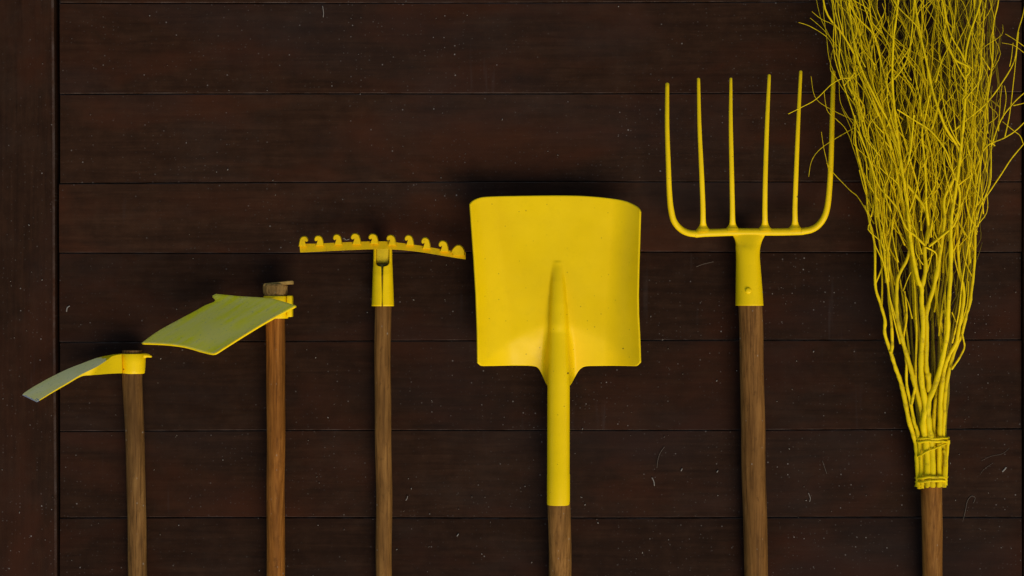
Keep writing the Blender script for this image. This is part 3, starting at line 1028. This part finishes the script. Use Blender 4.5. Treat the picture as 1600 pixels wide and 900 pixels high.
STEMS = [  # (traced stem, bottom radius, top radius, front depth at bottom, at top)
    ([(1436, 760), (1433.5, 715), (1430, 688), (1420.7, 658), (1412.7, 617), (1405.5, 592), (1399, 575), (1391.7, 550), (1382.5, 521), (1383, 500), (1375.5, 472), (1367.8, 445), (1366.7, 383), (1358, 341), (1352, 290), (1338, 230), (1336, 180)], 4.6, 1.6, -.5, -.5),
    ([(1391.7, 550), (1394, 539), (1393.5, 505), (1390, 472), (1385.5, 419), (1383, 377), (1372, 341), (1362, 280), (1352, 215), (1330, 130), (1318, 60), (1310, -60)], 3.0, 1.3, -.6, -.4),
    ([(1388, 440), (1388, 425), (1387, 395), (1397, 341), (1408, 290), (1404, 230)], 2.4, 1.2, -.5, -.7),
    ([(1378, 478), (1378, 440), (1377, 403), (1369, 352), (1360, 300), (1358, 240)], 1.8, 1.0, -.3, -.3),
    ([(1441, 758), (1438, 700), (1433, 672), (1428.7, 660), (1423, 630), (1417, 600), (1416, 562), (1412, 530), (1417, 495), (1413, 455)], 3.8, 1.4, -.75, -.6),
    ([(1424, 632), (1430, 600), (1431, 570), (1432, 520), (1431, 490), (1429.5, 450), (1423, 400), (1412, 350), (1398, 300), (1392, 240), (1380, 170), (1375, 90)], 2.3, 1.2, -.8, -.6),
    ([(1444, 758), (1442, 690), (1441, 645), (1430, 600), (1423, 575), (1412.7, 541), (1405, 510), (1401, 485), (1401.5, 455), (1404, 432), (1416.7, 405), (1421.5, 383), (1417, 340), (1406, 300), (1396, 240), (1370, 170), (1342, 100), (1318, 56), (1289, 14), (1282, -60)], 4.6, 1.8, -.7, -.85),
    ([(1450, 760), (1449, 700), (1443, 664), (1446.5, 635), (1439.5, 596), (1439.5, 560), (1442, 510), (1440.5, 470), (1440, 450), (1433, 434), (1424, 385), (1419, 335), (1416, 300), (1408, 262), (1404, 220), (1398, 180), (1394, 124), (1396, 60), (1402, 15), (1408, -60)], 5.6, 2.0, -.95, -.9),
    ([(1440, 452), (1446, 420), (1445, 388), (1451, 352), (1444, 324), (1428, 302), (1412, 280), (1405, 246), (1390, 194), (1370, 158), (1342, 96), (1330, 40), (1322, -60)], 4.2, 1.5, -.9, -.9),
    ([(1451, 352), (1447, 318), (1447, 290), (1444, 240), (1440, 210), (1446, 180), (1452, 150)], 2.8, 1.4, -.95, -.95),
    ([(1457, 760), (1456, 700), (1451, 658), (1451, 628), (1462.5, 600), (1473, 557), (1480, 518), (1481.5, 490), (1483.5, 460), (1486, 419), (1485.5, 352), (1490, 320), (1494, 290), (1502, 230), (1506, 186), (1509, 127), (1508, 91), (1516, 53), (1532, 0), (1536, -60)], 5.4, 2.0, -1.0, -.95),
    ([(1451, 612), (1451, 589), (1447, 571), (1447.5, 520), (1448, 487), (1458, 450), (1468, 403), (1475.5, 343), (1476, 310), (1492, 274), (1500, 240), (1480, 204), (1473, 188), (1458.5, 146), (1448, 97), (1437, 46), (1429, 0), (1424, -60)], 4.6, 2.0, -.85, -1.0),
    ([(1463, 760), (1461, 700), (1459, 658), (1462.5, 624), (1467, 600), (1472, 570), (1470, 530), (1466, 490), (1462, 440), (1468, 380), (1462, 320), (1456, 260), (1462, 200), (1470, 120), (1466, 40), (1470, -60)], 4.0, 1.4, -.5, -.2),
    ([(1468, 760), (1467, 700), (1468.7, 658), (1469.5, 624), (1475, 578), (1484, 553), (1494.5, 535), (1498, 515), (1505, 475), (1505, 450), (1499, 419), (1496, 352), (1502, 300), (1518, 250), (1520, 190), (1532, 110), (1536, 40), (1548, -60)], 4.8, 1.6, -.7, -.6),
    ([(1473, 760), (1472, 700), (1475, 658), (1476, 615), (1484, 575), (1492.7, 544), (1503, 520), (1510, 490), (1515, 475), (1520, 432), (1523, 392), (1523, 343), (1521, 310), (1530, 260), (1538, 215), (1540, 170), (1550, 100), (1552, 40), (1560, 0), (1562, -60)], 4.2, 1.5, -.5, -.5),
    ([(1487, 577), (1498, 560), (1507, 543), (1505, 530), (1503, 519)], 1.9, 1.1, -.7, -.7),
    ([(1477, 758), (1478, 720), (1480.5, 692), (1482.5, 687)], 3.6, 2.4, -.5, -.5),
    ([(1475, 745), (1476.5, 715), (1474, 703)], 3.4, 2.6, -.75, -.75),
    ([(1451, 385), (1470, 370), (1490, 352), (1497, 330), (1500, 300), (1490, 270), (1478, 235), (1455, 205), (1432, 190), (1402, 171)], 2.6, 1.4, -.95, -1.0),
    ([(1446, 384), (1430, 368), (1416, 356), (1404, 330), (1390, 310), (1372, 288), (1356, 240), (1340, 205)], 2.2, 1.3, -.98, -.9),
    ([(1446, 386), (1458, 392), (1463, 399), (1463, 420), (1459, 440)], 1.6, 1.0, -.98, -.9),
    ([(1421, 383), (1425, 410), (1430, 432), (1434, 446)], 2.2, 2.2, -.6, -.8),
    ([(1418, 257), (1424, 226), (1428, 180)], 2.3, 1.7, -1.05, -1.1),
    ([(1414, 262), (1404, 300), (1400, 330)], 2.0, 2.0, -.7, -.7),
    # hooked branch high on the right of centre
    ([(1510, 118), (1515, 112), (1511, 103), (1490, 91), (1475, 55), (1477.5, 32), (1468, -20)], 2.4, 1.5, -1.0, -1.0),
    ([(1507, 95), (1500, 80), (1488, 60), (1480, 35), (1474, -10)], 2.2, 1.3, -1.0, -.9),
    ([(1437, 46), (1424, 32), (1408, 16), (1396, 0), (1384, -30)], 1.8, 1.2, -1.0, -1.0),
    ([(1397, 124), (1410, 108), (1420, 84), (1426, 40), (1430, -20)], 1.9, 1.2, -1.0, -1.0),
    # strays on the right
    ([(1524, 340), (1533, 318), (1544, 302), (1566, 270), (1580, 248), (1600, 224), (1618, 200), (1626, 160)], 1.76, 0.96, -.4, -.6),
    ([(1486, 310), (1496, 290), (1522, 268), (1540, 230), (1568, 216), (1584, 206), (1600, 192), (1622, 168)], 2.00, 0.96, -.8, -.9),
    ([(1598, 224), (1594, 212), (1584, 204), (1566, 190)], 1.04, 0.64, -.55, -.5),
    ([(1490, 205), (1509, 188), (1541, 162), (1566, 129), (1585, 93), (1590, 53), (1599, 20), (1606, -20)], 1.84, 0.96, -.9, -.9),
    ([(1570, 215), (1577, 180), (1583, 130), (1588, 90), (1592, 50)], 1.28, 0.80, -.6, -.6),
    ([(1548, 230), (1564, 188), (1583, 162), (1600, 146), (1612, 138)], 1.52, 0.96, -.7, -.7),
    ([(1583, 165), (1592, 163), (1604, 160)], 1.04, 0.72, -.7, -.7),
    ([(1578, 104), (1580, 90), (1583, 67)], 1.12, 0.72, -.9, -.9),
    ([(1560, 205), (1563, 160), (1566, 133)], 1.20, 0.72, -.5, -.5),
    ([(1566, 185), (1572, 155), (1570, 134)], 1.12, 0.72, -.5, -.5),
    ([(1612, 82), (1600, 72), (1586, 62), (1571, 53)], 1.04, 0.64, -.3, -.3),
    ([(1612, 90), (1600, 82), (1584, 71), (1566, 67)], 0.96, 0.56, -.1, -.1),
    # strays on the left
    ([(1330, 122), (1316, 123), (1299, 132), (1275, 155), (1252, 168), (1232, 178)], 1.09, 0.70, -.95, -1.1),
    ([(1345, 192), (1333, 187), (1293, 168), (1273, 151), (1267, 119)], 0.88, 0.51, .1, .0),
    ([(1348, 195), (1333, 201), (1288, 228), (1269, 249), (1263, 276)], 0.88, 0.51, .2, .2),
    ([(1295, 268), (1292, 252), (1287, 228), (1283, 206)], 0.75, 0.45, .2, .2),
    ([(1366, 350), (1357, 335), (1341, 308), (1328, 297), (1303, 271), (1292, 255)], 1.16, 0.58, .0, .1),
    ([(1360, 330), (1357, 303), (1345, 268), (1337, 244), (1323, 204), (1305, 185), (1292, 172), (1287, 142)], 1.09, 0.58, -.1, -.1),
    ([(1356, 240), (1339, 204), (1320, 175), (1312, 156), (1311, 127)], 0.95, 0.51, .0, .0),
    ([(1340, 180), (1325, 130), (1306, 84), (1294, 60), (1268, 42), (1248, 35)], 1.16, 0.58, .0, .0),
    ([(1330, 96), (1302, 64), (1284, 44), (1266, 28)], 0.88, 0.51, .1, .1),
    ([(1352, 120), (1320, 60), (1304, 40), (1284, 30), (1269, 18)], 1.09, 0.58, -.3, -.3),
    ([(1312, 84), (1290, 44), (1280, 20), (1270, -30)], 0.82, 0.51, .2, .2),
    ([(1304, 118), (1297, 108), (1300, 85), (1306, 66)], 0.82, 0.51, .1, .1),
    # short pale sprigs low in the gaps
    ([(1411, 455), (1417, 440), (1423, 425)], 1.0, 0.6, -.8, -.8),
    ([(1425, 498), (1420, 475), (1415, 462)], 1.2, 0.8, -.7, -.7),
    ([(1477, 495), (1474, 485), (1471, 500), (1473, 520)], 1.8, 1.6, -.7, -.7),
    ([(1487, 488), (1492, 500), (1496, 506)], 1.1, 0.6, -.6, -.6),
]
for (pts, r0, r1, d0, d1) in STEMS:
    mb = MB()
    res = add_twig(mb, pts, d0, d1, r0, r1, 5, 0.6, 8)
    # side shoots on the longer stems
    if len(pts) > 9:
        for _ in range(3):
            k = rb.randrange(4, len(pts) - 2)
            x, y = pts[k]
            if y > 520:
                continue
            sgn = rb.choice((-1, 1))
            ln = rb.uniform(50, 130)
            dd = lerp(d0, d1, k / (len(pts) - 1))
            sl = rb.uniform(.15, .45)
            sub = [(x, y), (x + sgn * ln * sl * .30 , y - ln * .22), (x + sgn * ln * sl * .62, y - ln * .55), (x + sgn * ln * sl * .75 + rb.uniform(-5, 5), y - ln)]
            add_twig(mb, sub, dd, dd + rb.uniform(-.1, .1), r1 * .95, .8, 5, 1.0, 6)
    mb.build('twig', M['paint_twig'], broom, angle=60, origin=res[0][:3])


def random_path(y0, y1, t0, t1, wig, step):
    pts = []
    n = max(4, int(abs(y0 - y1) / step))
    ph, fr = rb.uniform(0, 6.28), rb.uniform(0.9, 2.0)
    off = 0
    lim = rb.uniform(.72, 1.06)
    for i in range(n + 1):
        t = i / n
        y = lerp(y0, y1, t)
        L, R = env(y)
        off = off * 0.6 + rb.uniform(-wig, wig)
        lat = lerp(t0, t1, t) + 0.065 * math.sin(ph + fr * 6.28 * t)
        if abs(lat) > lim:
            lat = math.copysign(lim - 0.5 * (abs(lat) - lim), lat)
        pts.append(((L + R) / 2 + lat * (R - L) / 2 + off, y))
    return pts


# further stems filling the bundle behind the traced ones, each with its own shoots
for i in range(56):
    mb = MB()
    if i < 11:
        y0 = 758
        t0 = -0.8 + 1.6 * (i + .5) / 11
        t1 = max(-1, min(1, t0 * 1.0 + rb.uniform(-.35, .35)))
        d0, d1 = rb.uniform(.2, .9), rb.uniform(-.1, .9)
        r0, r1 = rb.uniform(2.4, 3.4), .9
    else:
        y0 = rb.uniform(330, 560) if i < 45 else rb.uniform(230, 380)
        t0 = rb.uniform(-.95, .95)
        t1 = max(-1, min(1, t0 + rb.choice((-1, 1)) * rb.uniform(.05, .8)))
        d0 = rb.uniform(-.8, .7)
        d1 = max(-1, min(1, d0 + rb.uniform(-.4, .3)))
        r0, r1 = rb.uniform(1.3, 2.1), rb.uniform(.7, 1.0)
    y1 = rb.uniform(-150, -20)
    pts = random_path(y0, y1, t0, t1, 3.2, 46)
    res = add_twig(mb, pts, d0, d1, r0, r1, 4, 0.5, 6)
    for _ in range(3):
        k = rb.randrange(2, len(pts) - 2)
        x, y = pts[k]
        if y > 500:
            continue
        L, R = env(y)
        lat = (x - (L + R) / 2) / ((R - L) / 2)
        ln = rb.uniform(70, 200)
        sub = random_path(y, y - ln, lat, max(-1.05, min(1.05, lat + rb.choice((-1, 1)) * rb.uniform(.1, .5))), 2.2, 32)
        sub[0] = (x, y)
        dd = lerp(d0, d1, k / (len(pts) - 1))
        add_twig(mb, sub, dd, dd + rb.uniform(-.25, .25), 1.5, .7, 4, 0.4, 5)
    mb.build('twig', M['paint_shaded'] if (d0 + d1) / 2 > -0.05 else M['paint_twig'], broom, angle=60, origin=res[0][:3])
# the fine shoots nobody could count
mb = MB()
for i in range(200):
    y0 = rb.choice((rb.uniform(60, 330), rb.uniform(200, 520)))
    t0 = rb.uniform(-1, 1)
    ln = rb.uniform(70, 260)
    pts = random_path(y0, max(y0 - ln, -150), t0, max(-1.06, min(1.06, t0 + rb.gauss(0, .35))), 2.4, 34)
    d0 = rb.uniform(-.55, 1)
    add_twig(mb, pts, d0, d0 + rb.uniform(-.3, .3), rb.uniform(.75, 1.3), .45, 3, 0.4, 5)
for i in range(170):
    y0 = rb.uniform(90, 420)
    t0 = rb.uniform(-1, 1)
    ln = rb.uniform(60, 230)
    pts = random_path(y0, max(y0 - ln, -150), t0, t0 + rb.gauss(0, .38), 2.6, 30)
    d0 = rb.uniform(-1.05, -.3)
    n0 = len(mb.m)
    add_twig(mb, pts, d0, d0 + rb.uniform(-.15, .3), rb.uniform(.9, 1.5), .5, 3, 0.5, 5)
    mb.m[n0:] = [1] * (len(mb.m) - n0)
fine = mb.build('fine_twigs', [M['paint_shaded'], M['paint_twig']], broom)
fine["kind"] = "stuff"


# withes that bind the bundle
def band(py, rx, ry, tilt, r, slope=0.0, name='binding', wob=0.6):
    m_ = MB()
    pts, n = [], 40
    for k in range(n + 1):
        th = 2 * math.pi * k / n
        px = 1455 + tilt + rx * math.sin(th)
        y = Y6 - ry * math.cos(th)
        z = py + slope * math.sin(th) + wob * math.sin(3 * th + py) + 0.4 * math.sin(7 * th)
        pts.append(P(px, z, y))
    m_.tube(pts, [r * .001 * (1 + .12 * math.sin(k * .9)) for k in range(n + 1)], 8, squash=0.7)
    m_.build(name, M['paint_twig'], broom, angle=60, origin=pts[0])


band(685.2, 27.5, .0312, 0.0, 1.6, -0.5)
band(690.0, 27, .0312, 0.3, 1.9, -0.6)
band(703, 25.5, .0305, 0.6, 1.3, -12)
band(746.0, 24.6, .0290, 0.6, 2.1, -0.6)
band(751.9, 24.2, .0286, 0.4, 1.9, -1.2)
# cut lower ends of the branches, packed round the stick
for k in range(13):
    th = 2 * math.pi * k / 13 + .1
    x = 1455.6 + 19.6 * math.sin(th)
    d = -.0212 * math.cos(th)
    mb = MB()
    rr_ = rb.uniform(3.0, 4.1)
    tp = rb.uniform(690, 725)
    x2 = 1455.2 + 20.6 * math.sin(th) * 1.05 + rb.uniform(-1.5, 1.5)
    pts = [P(x, 762.3 + rb.uniform(-.7, .7) - 1.2 * math.sin(th), Y6 + d), P(x, 745, Y6 + d), P(lerp(x, x2, .6), lerp(745, tp, .6), Y6 + d), P(x2, tp, Y6 + d * 1.04), P(x2 + rb.uniform(-2, 2), tp - 14, Y6 + d)]
    mb.tube(pts, [rr_ * .001, rr_ * .001, rr_ * .00098, rr_ * .0009, rr_ * .0006], 9)
    mb.build('branch_end', M['paint_twig'], broom, angle=50, origin=pts[0])

# ------------------------------------------------------------------ lint, chaff and hairs caught on the planks
mb = MB()


def hair(pts, r, mat=0):
    c = catmull([tuple(P(x, y, -.0022)) for x, y in pts], 5)
    mb.tube(c, r, 5, mat=mat)


hair([(1521, 786), (1523.5, 778), (1518, 775), (1511.5, 783), (1508, 800), (1503, 818), (1496, 832), (1488, 836)], .00042, 1)
hair([(1038.5, 698), (1032, 707), (1028, 718), (1026.5, 731)], .00036, 1)
hair([(1018.5, 746), (1021.5, 752), (1022.5, 759)], .00075)
hair([(1577, 700), (1566, 709), (1548, 713), (1533, 720)], .00022, 1)
hair([(1531, 742), (1538, 733), (1552, 723)], .00022, 1)
hair([(1566, 737), (1570, 733), (1572, 730)], .0012)
hair([(33, 768), (36, 776), (38, 785)], .0006)
hair([(75, 806), (80, 796), (82, 788)], .00036, 1)
hair([(504, 9), (505.5, 20), (505, 27)], .0005)
hair([(537, 371.5), (541, 375), (546, 373.5)], .0006)
hair([(1088, 417), (1098, 413), (1115, 409)], .0004, 1)
hair([(1263, 770), (1266, 778), (1265, 784)], .0005)
hair([(1285, 720), (1290, 735), (1292, 740)], .00036, 1)
hair([(104, 487), (105, 481), (109, 478)], .0009)
hair([(634, 782), (636, 779), (637, 775)], .0006)
hair([(714, 838), (716.5, 834)], .0008)
hair([(1064, 736), (1066, 732)], .0009)
hair([(1120, 738), (1122, 735)], .0008)
rl = random.Random(77)
for _ in range(230):
    x, y = rl.uniform(96, 1594), rl.uniform(0, 900) if rl.random() < .45 else rl.uniform(420, 900)
    if rl.random() < .06:
        x = rl.uniform(2, 84)
    an, ln = rl.gauss(1.4, .7), rl.choice((0.8, 1.0, 1.3, 1.8, 2.8))
    yy = -.0016 if x > 90 else -.0125
    p, q = P(x, y, yy), P(x + ln * math.cos(an), y - ln * math.sin(an), yy)
    mb.tube([p, lerp(p, q, .5), q], [.0003, rl.uniform(.0005, .0011), .0003], 5, mat=0 if rl.random() < .6 else 1)
lo = mb.build('lint', [M['lint'], M['straw']])
lo["kind"] = "stuff"
lo["label"] = "pale flecks of lint and straw hairs clinging to dark planks"
lo["category"] = "lint"

# ------------------------------------------------------------------ lay it all down
# Everything but the ground is laid out in the plane of the boards (y = height towards the viewer, negated;
# z = up the picture); turn each thing so the boards lie flat and the tools rest on them.
LAY = Matrix.Rotation(math.radians(-90), 4, 'X') @ Matrix.Translation((0, 0, -CAM_Z))
for o in list(C.objects):
    if o.parent is None and o.type in {'MESH', 'EMPTY'} and o.name != 'ground':
        o.matrix_basis = LAY @ o.matrix_basis
